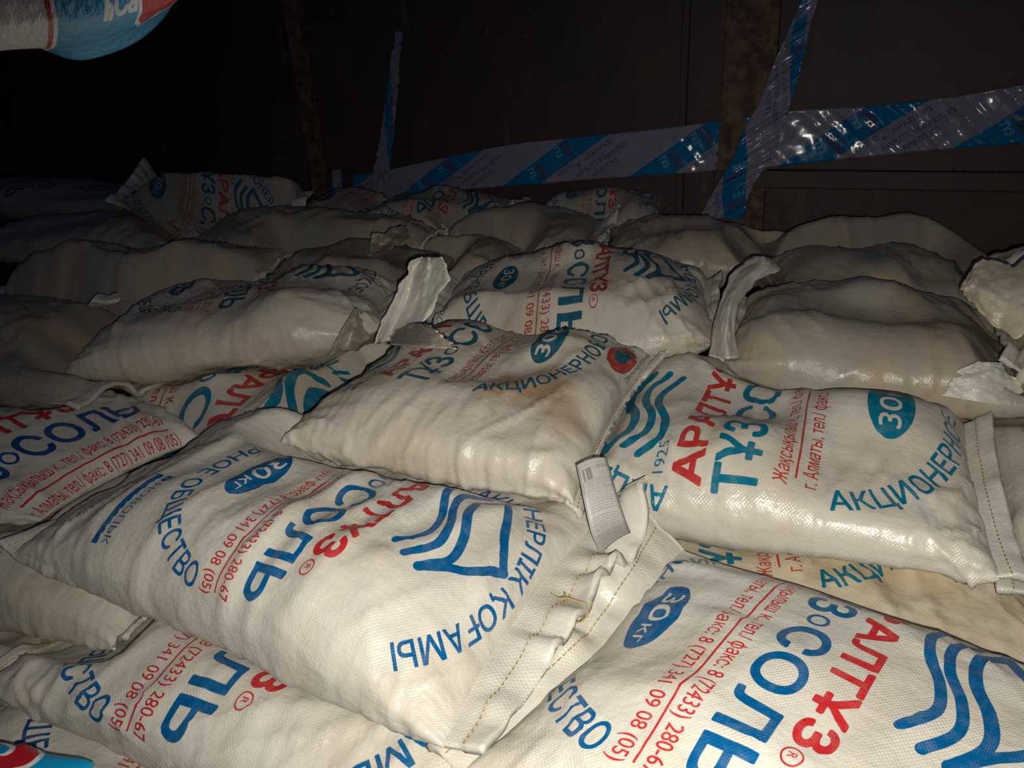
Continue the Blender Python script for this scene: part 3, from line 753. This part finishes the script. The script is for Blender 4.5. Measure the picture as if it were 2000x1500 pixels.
BR = sack('printed sack at the bottom right with 30 кг, phone numbers and large logo', (893, 1515), (1780, 2050), .20, zf=(.215, .17), W=.43, L=.70, skew=.05, mat=M_BLUE, T=(.080, .06), wr=1.0, vsc=1.125, vsh=.171, ush=.04,
          hems={'left': H((0, .05, 10, 0), (.5, .05, 25, 10), (1, .08, 50, 20), wob=1.5)})
F = sack('large printed front sack with 30 кг oval, СОЛЬ and salt heap logo', (20, 1085), (868, 1462), (.25, .25), zf=(.25, .24), W=.45, T=(.088, .06), mat=M_BLUE, vsc=1.2, vsh=-.112, ush=-.035, usc=1.12, wr=1.0, nf=3, folds=[(.26, .95, .14, -1.05, .012, .009), (.0, .75, -.30, -1.0, .014, .006), (-.42, .5, -.62, -.95, .012, .005), (.62, .8, .40, -1.0, .013, .005), (-.15, .95, .12, .2, .012, .005), (.85, .7, .62, -.4, .012, .006)],
         hems={'left': H((0, .03, 10, 0), (1, .02, 0, 0)), 'right': H((0, .045, 0, -10), (.5, .075, 8, -5), (.85, .08, 25, 10), (1, .08, 50, 40), wob=1.6)}, bumps=[])
Mi = sack('middle sack with brown stain, АКЦИОНЕРНОЕ letters and red oval', (548, 862), (1120, 985), (.31, .29), W=.48, zf=(.31, .31), up='left', T=(.080, .06), vsc=.79, vsh=-.084, ush=-.105, mat=M_STAIN, wr=1.0,
          hems={'right': H((0, .02, -30, -70), (.15, .010, -30, -70), (.8, .010, -20, -60), (1, .03, 0, 0))})

def rp(px, py, d):
    q = np.array(ray(px, py)); q /= np.linalg.norm(q); return np.array((0, 0, ZC)) + q * d
nl_, nr_ = rp(-700, -75, .27), rp(430, -115, .283)
pp_ = np.array((-.068, .09, .0))
sack('blue and white sack hanging over the top-left corner, red stripe and white script', (0, 1000), (100, 1000), .2, pts=(nl_, nr_, nl_ + pp_, nr_ + pp_), T=(.027, .0235), mat=STRIPEDM, ush=-.22, name='blue_salt_sack', group='blue salt sacks', wr=.15, nf=0, pe=.62, endp=3.6, pull=0)
settle()
build_sacks()

# ------------------------------------------------------------------ printed film strips on the wall
def film_print():
    P = .52; c = Canvas(P, .20, 1500, 3)
    B, R, V = 0, 1, 2
    for k in (-1, 0, 1):
        x = k * P
        c.poly([(x - .30, 0), (x - .13, 0), (x + .14, .20), (x - .03, .20)], B)
        for (dx, dv) in ((-.125, .045), (-.02, .13)):
            c.text('СОЛЬ', x + dx - .03, dv + .045, .026, R, width=.075, off=.03, rot=math.radians(-62))
            c.text('ТҰЗ', x + dx - .065, dv + .03, .024, V, width=.052, off=.03, rot=math.radians(-62))
        for (dx, dv, w) in ((-.085, .02, .10), (-.01, .012, .18), (.02, .085, .16), (.055, .008, .15), (.11, .09, .12)):
            c.text('АРАЛТҰЗ', x + dx + .03, dv, .021, V, width=w * .8, off=.05, rot=math.radians(36))
        c.poly([(x + .02, .06), (x + .032, .068), (x + .024, .08), (x + .012, .072)], V)
    m = c.cov()
    return to_image('film_print', [m[0], m[1], m[2]])
FILM_IMG = film_print()
def film_mat():
    t = NT('printed_film')
    uv = t.n('UVMap'); uv.uv_map = 'UVMap'
    im = t.n('TexImage', extension='REPEAT'); im.image = FILM_IMG
    mp = t.n('Mapping'); t.l(uv.outputs[0], mp.inputs[0]); mp.inputs['Location'].default_value = (.5, 0, 0); mp.inputs['Scale'].default_value = (1 / .52, 5.0, 1)
    t.l(mp.outputs[0], im.inputs[0]); sp = t.n('SeparateColor'); t.l(im.outputs[0], sp.inputs[0])
    col = t.mix(sp.outputs[0], srgb(128, 126, 140), srgb(0, 104, 150))
    white = t.m('MULTIPLY', sp.outputs[2], sp.outputs[0]); vio = t.m('MULTIPLY', sp.outputs[2], t.m('SUBTRACT', 1.0, sp.outputs[0]))
    col = t.mix(t.m('MULTIPLY', white, .75), col, srgb(120, 170, 190))
    col = t.mix(t.m('MULTIPLY', vio, .75), col, srgb(72, 70, 132))
    col = t.mix(sp.outputs[1], col, srgb(120, 20, 44))
    t.l(col, t.b.inputs['Base Color']); t.b.inputs['Roughness'].default_value = .20
    nz = t.noise(uv.outputs[0], 60, 3)
    t.l(t.m('MULTIPLY_ADD', nz, .15, .10), t.b.inputs['Roughness'])
    return t.mat
FILM = film_mat()
def film(label, rows, off, crease, seed, u0=0.0, diag=.9):
    """rows: pixel pairs (edge a, edge b) along the strip, laid on the side wall"""
    A = spline([onwall(*r[0], CORNER, WN, off) for r in rows], 260)
    Bq = spline([onwall(*r[1], CORNER, WN, off) for r in rows], 260)
    n = len(A); m = 26; V = []; UV = []
    d = np.concatenate(([0], np.cumsum(np.linalg.norm(np.diff((A + Bq) / 2, axis=0), axis=1))))
    q = np.linspace(0, 1, m)
    D, Q = np.meshgrid(d, q, indexing='ij'); Wd = np.linalg.norm(A - Bq, axis=1)[:, None]
    X = D; Y = Q * Wd
    along = X + Y * diag                                  # creases lean across the strip
    cr = np.interp(d / d[-1], [c[0] for c in crease], [c[1] for c in crease])[:, None]
    h = cr * (ridge(vnoise(along / .016 + 1.0 * vnoise(X / .14, Y / .14, seed + 5), (X - Y) / .7, seed), 2) * .009 + ridge(vnoise(along / .045, (X - Y) / .8, seed + 1), 3) * .02)
    h += .022 * vnoise(X / .18, Y / .12, seed + 2) + .006 * (vnoise(X / .03, Y / .03, seed + 3) - .5)
    for i in range(n):
        for j in range(m):
            V.append(A[i] * (1 - q[j]) + Bq[i] * q[j] + WN * h[i, j]); UV.append((d[i] + u0, q[j] * .2))
    f = [(i * m + j, i * m + j + 1, (i + 1) * m + j + 1, (i + 1) * m + j) for i in range(n - 1) for j in range(m - 1)]
    V = np.array(V); org = V.mean(0); org[2] = V[:, 2].min()
    o = mesh_obj('plastic_film_strip', V - org, f, FILM, None, UV); o.location = org
    sd = o.modifiers.new('thickness', 'SOLIDIFY'); sd.thickness = .0008; sd.offset = 0
    return tag(o, label, 'plastic film', 'printed film strips on the wall')
film('long printed film strip running level along the side wall above the far sacks',
     [((690, 388), (690, 342)), ((760, 388), (745, 334)), ((860, 374), (860, 310)), ((1000, 362), (1000, 282)), ((1150, 350), (1150, 266)), ((1300, 339), (1300, 250)),
      ((1420, 331), (1430, 232)), ((1540, 322), (1540, 216)), ((1700, 304), (1700, 206)), ((1860, 289), (1880, 186)), ((2000, 279), (2000, 164)), ((2300, 256), (2300, 120))],
     .02, [(0, .15), (.55, .15), (.66, .25), (.74, 1), (1, 1)], 101)
film('narrow upright film strip standing free left of the middle of the wall',
     [((776, 60), (788, 62)), ((768, 120), (786, 122)), ((760, 180), (782, 182)), ((752, 240), (776, 242)), ((744, 300), (770, 302)), ((734, 350), (764, 350)), ((726, 400), (758, 400))],
     .05, [(0, .6), (1, .6)], 111, .12)
film('wide crumpled upright film strip crossing the level strip over the wide post',
     [((1578, -40), (1612, -40)), ((1558, 20), (1592, 20)), ((1538, 65), (1580, 65)), ((1510, 130), (1566, 130)), ((1488, 190), (1548, 190)), ((1456, 250), (1530, 250)), ((1436, 300), (1512, 300)), ((1412, 345), (1482, 345)), ((1390, 380), (1464, 380)), ((1368, 425), (1452, 425))],
     .065, [(0, .7), (1, .8)], 121, .30)
film('short film scrap sticking up beside the narrow rusty post',
     [((652, 330), (668, 330)), ((650, 360), (672, 360)), ((648, 405), (680, 405))], .05, [(0, .5), (1, .5)], 131, .2)

# ------------------------------------------------------------------ small things belonging to the front sacks
def tangle(name, root, org, p, n, size, seed, r=.0009):
    rng = np.random.default_rng(seed); pts = [np.array(p, float)]
    v = np.array((0, 0, .3))
    for i in range(n):
        v = v * .7 + rng.normal(size=3) * (.6, .6, .4); q = pts[-1] + v * size; q = np.array(p) + (q - p) * min(1, size * 7 / (np.linalg.norm(q - p) + 1e-9)); q[2] = max(q[2], p[2] - .004); pts.append(q)
    P = spline(pts, n * 5); V, f = [], []
    for i in range(len(P)):
        t_ = P[min(i + 1, len(P) - 1)] - P[max(i - 1, 0)]; t_ /= np.linalg.norm(t_) + 1e-9
        a = np.cross(t_, (0.3, .5, .8)); a /= np.linalg.norm(a) + 1e-9; b = np.cross(t_, a)
        for k in range(5): V.append(P[i] + r * (a * math.cos(k * 1.2566) + b * math.sin(k * 1.2566)) - org)
        if i:
            for k in range(5): f.append(((i - 1) * 5 + k, (i - 1) * 5 + (k + 1) % 5, i * 5 + (k + 1) % 5, i * 5 + k))
    o = mesh_obj(name, V, f, THREAD, root); o['label'] = 'loose yellowish thread'
    return o
ht, hn, horg, hobj = F['hem_geo']['right']
for q, (ti, sd) in enumerate(((.52, 3), (.56, 4), (.95, 5))):
    i = int(ti * (ht.shape[0] - 1)); p = ht[i, ht.shape[1] // 2] + hn[i, ht.shape[1] // 2] * .004
    tangle('loose_thread', F['root'], F['org'], p, 16, .006, sd)
p0 = F['V'][0, F['Nc'] // 2]
tangle('loose_thread', F['root'], F['org'], p0 + (-.01, 0, .006), 20, .006, 8, .0007)

HEM_DIM = sack_mat(key='hemdim', base=(140, 132, 118), dirt=.6)  # hem cloth with the back row's dimness put into its colour
def ear(rec, rows, d, seed, label=None, mat=None, bulge=.02, crumple=.010, name='sack_ear'):
    """a loose corner of the sack's mouth standing up; rows: pixel pairs from root to tip, d: distances from root to tip"""
    dd = np.linspace(d[0], d[1], len(rows))
    A = spline([rp(*r[0], q) for r, q in zip(rows, dd)], 60); Bq = spline([rp(*r[1], q) for r, q in zip(rows, dd)], 60)
    rng = np.random.default_rng(seed); folds = [(rng.normal() * 2.6, math.cos(g), math.sin(g), rng.uniform(.1, .9)) for g in rng.uniform(0, 3.14, 9)]
    n, m = len(A), 24; V, U = [], []
    view = np.array((0, 0, ZC)) - A.mean(0); view /= np.linalg.norm(view)
    for i in range(n):
        for j in range(m):
            t = i / (n - 1); ja, jb = [.22 * (vnoise(t * 6, e_, seed + 50) - .5) + .08 * (vnoise(t * 19, e_, seed + 51) - .5) for e_ in (0, 3)]
            q = j / (m - 1) * (1 - ja + jb) + ja
            h = bulge * math.sin(min(max(q, 0), 1) * math.pi) * (1 - .5 * t) + crumple * (1.2 * vnoise(q * 3 + 7, t * 3, seed) - .6)
            h += crumple * sum(a_ * abs(q * cx + t * cy - c0) for a_, cx, cy, c0 in folds) + crumple * .5 * (vnoise(q * 16, t * 14, seed + 2) - .5)
            V.append(A[i] * (1 - q) + Bq[i] * q + view * h); U.append((q * .1 - 1.0, t * .12 + 1.2))
    f = [(i * m + j, i * m + j + 1, (i + 1) * m + j + 1, (i + 1) * m + j) for i in range(n - 1) for j in range(m - 1)]
    o = mesh_obj(name, np.array(V) - rec['org'], f, mat or HEM, rec['root'], U)
    if label: o['label'] = label
    sd = o.modifiers.new('thickness', 'SOLIDIFY'); sd.thickness = .0022; sd.offset = 0
    return o
def dist(px, py, z): return float(np.linalg.norm(at(px, py, z) - np.array((0, 0, ZC))))
d0 = dist(770, 650, .37)
ear(C, [((725, 668), (800, 668)), ((748, 625), (812, 640)), ((772, 580), (842, 600)), ((783, 545), (862, 560)), ((800, 515), (868, 525)), ((822, 503), (852, 508))], (d0, d0 + .06), 3, 'crumpled white corner standing upright', None, .02, .020)
d0 = dist(770, 660, .37)
ear(C, [((765, 668), (845, 668)), ((790, 640), (832, 645)), ((800, 634), (822, 636))], (d0 - .01, d0), 9, None, HEM_DIRTY, .015, .018)
d0 = dist(1430, 590, .37)
ear(RR, [((1385, 690), (1440, 690)), ((1392, 630), (1436, 640)), ((1404, 585), (1448, 585)), ((1424, 545), (1478, 552)), ((1452, 513), (1520, 525)), ((1470, 498), (1512, 504))], (dist(1410, 690, .32), d0 + .08), 5, 'pinched corner of the mouth standing up', None, .02, .018)
d0 = dist(1940, 590, .37)
ear(B14, [((2010, 505), (2010, 650)), ((1960, 513), (1955, 628)), ((1915, 517), (1915, 600)), ((1888, 545), (1892, 580)), ((1880, 558), (1884, 568))], (d0 - .02, d0 + .01), 6, 'dirty bunched end of the sack', HEM_DIRTY, .045, .012)
d0 = dist(1920, 760, .33)
ear(R, [((1850, 775), (2000, 800)), ((1862, 745), (1992, 760)), ((1880, 722), (1975, 728)), ((1905, 706), (1955, 708))], (d0 - .005, d0 + .02), 7)
d0 = dist(740, 490, .36)
ear(B1, [((722, 500), (728, 462)), ((750, 490), (752, 456)), ((778, 476), (772, 448)), ((800, 464), (793, 448))], (d0 + .03, d0 - .01), 8, None, HEM_DIM, .02, .014)
d0 = dist(690, 640, .37)
ear(Lm, [((640, 690), (690, 600)), ((680, 690), (712, 622)), ((718, 672), (735, 640)), ((748, 668), (752, 650))], (d0 - .03, d0 - .01), 10, None, HEM_DIRTY, .04, .020)
d0 = dist(210, 585, .40)
ear(S16, [((172, 596), (188, 574)), ((205, 597), (206, 576)), ((236, 588), (232, 572))], (d0 - .005, d0 + .02), 11, 'small white torn patch', None, .008, .004)
def paper_label():
    c = Canvas(.052, .170, 9000, 1); rng = np.random.default_rng(5)
    def row(u0, u1, v, h):
        u = u0
        while u < u1 - .001:
            w = min(rng.uniform(.0012, .0046), u1 - u)
            n = max(int(w / .0007), 1)
            for k in range(n):
                a = u + k * .0007; c.stroke([(a, v + rng.uniform(0, h * .15)), (a + rng.uniform(0, .0003), v + h * rng.uniform(.7, 1))], .00033, 0)
            u += w + .0008
    def frame(u0, v0, u1, v1, w):
        for a, b in (((u0, v0), (u1, v0)), ((u1, v0), (u1, v1)), ((u1, v1), (u0, v1)), ((u0, v1), (u0, v0))): c.stroke([a, b], w, 0)
    frame(-.024, -.01, .024, .160, .0005)
    for i in range(26):                                     # barcode at the upper left
        a = -.021 + i * .00062
        if rng.random() < .62: c.stroke([(a, .128), (a, .153)], rng.uniform(.0003, .0006), 0)
    for i in range(5): row(.000 + i * .0045, .0035 + i * .0045, .146, .009)
    row(.006, .022, .136, .002); row(.006, .022, .132, .002)
    frame(-.022, .104, .022, .126, .0006)
    for k in range(4): row(-.019 + .003 * (k == 0), .019 - .004 * (k == 2), .120 - k * .0048, .0028)
    for k in range(24):
        v = .099 - k * .0040
        if k in (9, 16): continue
        row(-.0215, .0215 - rng.uniform(0, .006), v, .0022)
    im = to_image('label_print', [c.cov()[0]])
    t = NT('label_paper'); uv = t.n('UVMap'); uv.uv_map = 'UVMap'
    tx = t.n('TexImage', extension='EXTEND'); tx.image = im; t.l(uv.outputs[0], tx.inputs[0])
    sp = t.n('SeparateColor'); t.l(tx.outputs[0], sp.inputs[0])
    t.l(t.mix(t.m('MULTIPLY', sp.outputs[0], .85), srgb(168, 166, 160), srgb(44, 42, 44)), t.b.inputs['Base Color']); t.b.inputs['Roughness'].default_value = .5
    left = spline([at(1172, 1082, .285), at(1155, 1040, .325), at(1142, 985, .355), at(1134, 945, .372), at(1126, 908, .385)], 40)
    right = spline([at(1232, 1040, .285), at(1222, 1015, .325), at(1205, 965, .355), at(1194, 925, .372), at(1184, 893, .385)], 40)
    n, m = len(left), 8; V, U = [], []
    for i in range(n):
        for j in range(m):
            q = j / (m - 1); V.append(left[i] * (1 - q) + right[i] * q + np.array((0, 0, .004 * math.sin(q * math.pi)))); U.append((q, i / (n - 1)))
    f = [(i * m + j, i * m + j + 1, (i + 1) * m + j + 1, (i + 1) * m + j) for i in range(n - 1) for j in range(m - 1)]
    o = mesh_obj('paper_label', np.array(V) - F['org'], f, t.mat, F['root'], U); o['label'] = 'white paper label with barcode and small print'
    sd = o.modifiers.new('thickness', 'SOLIDIFY'); sd.thickness = .0005; sd.offset = 0
paper_label()
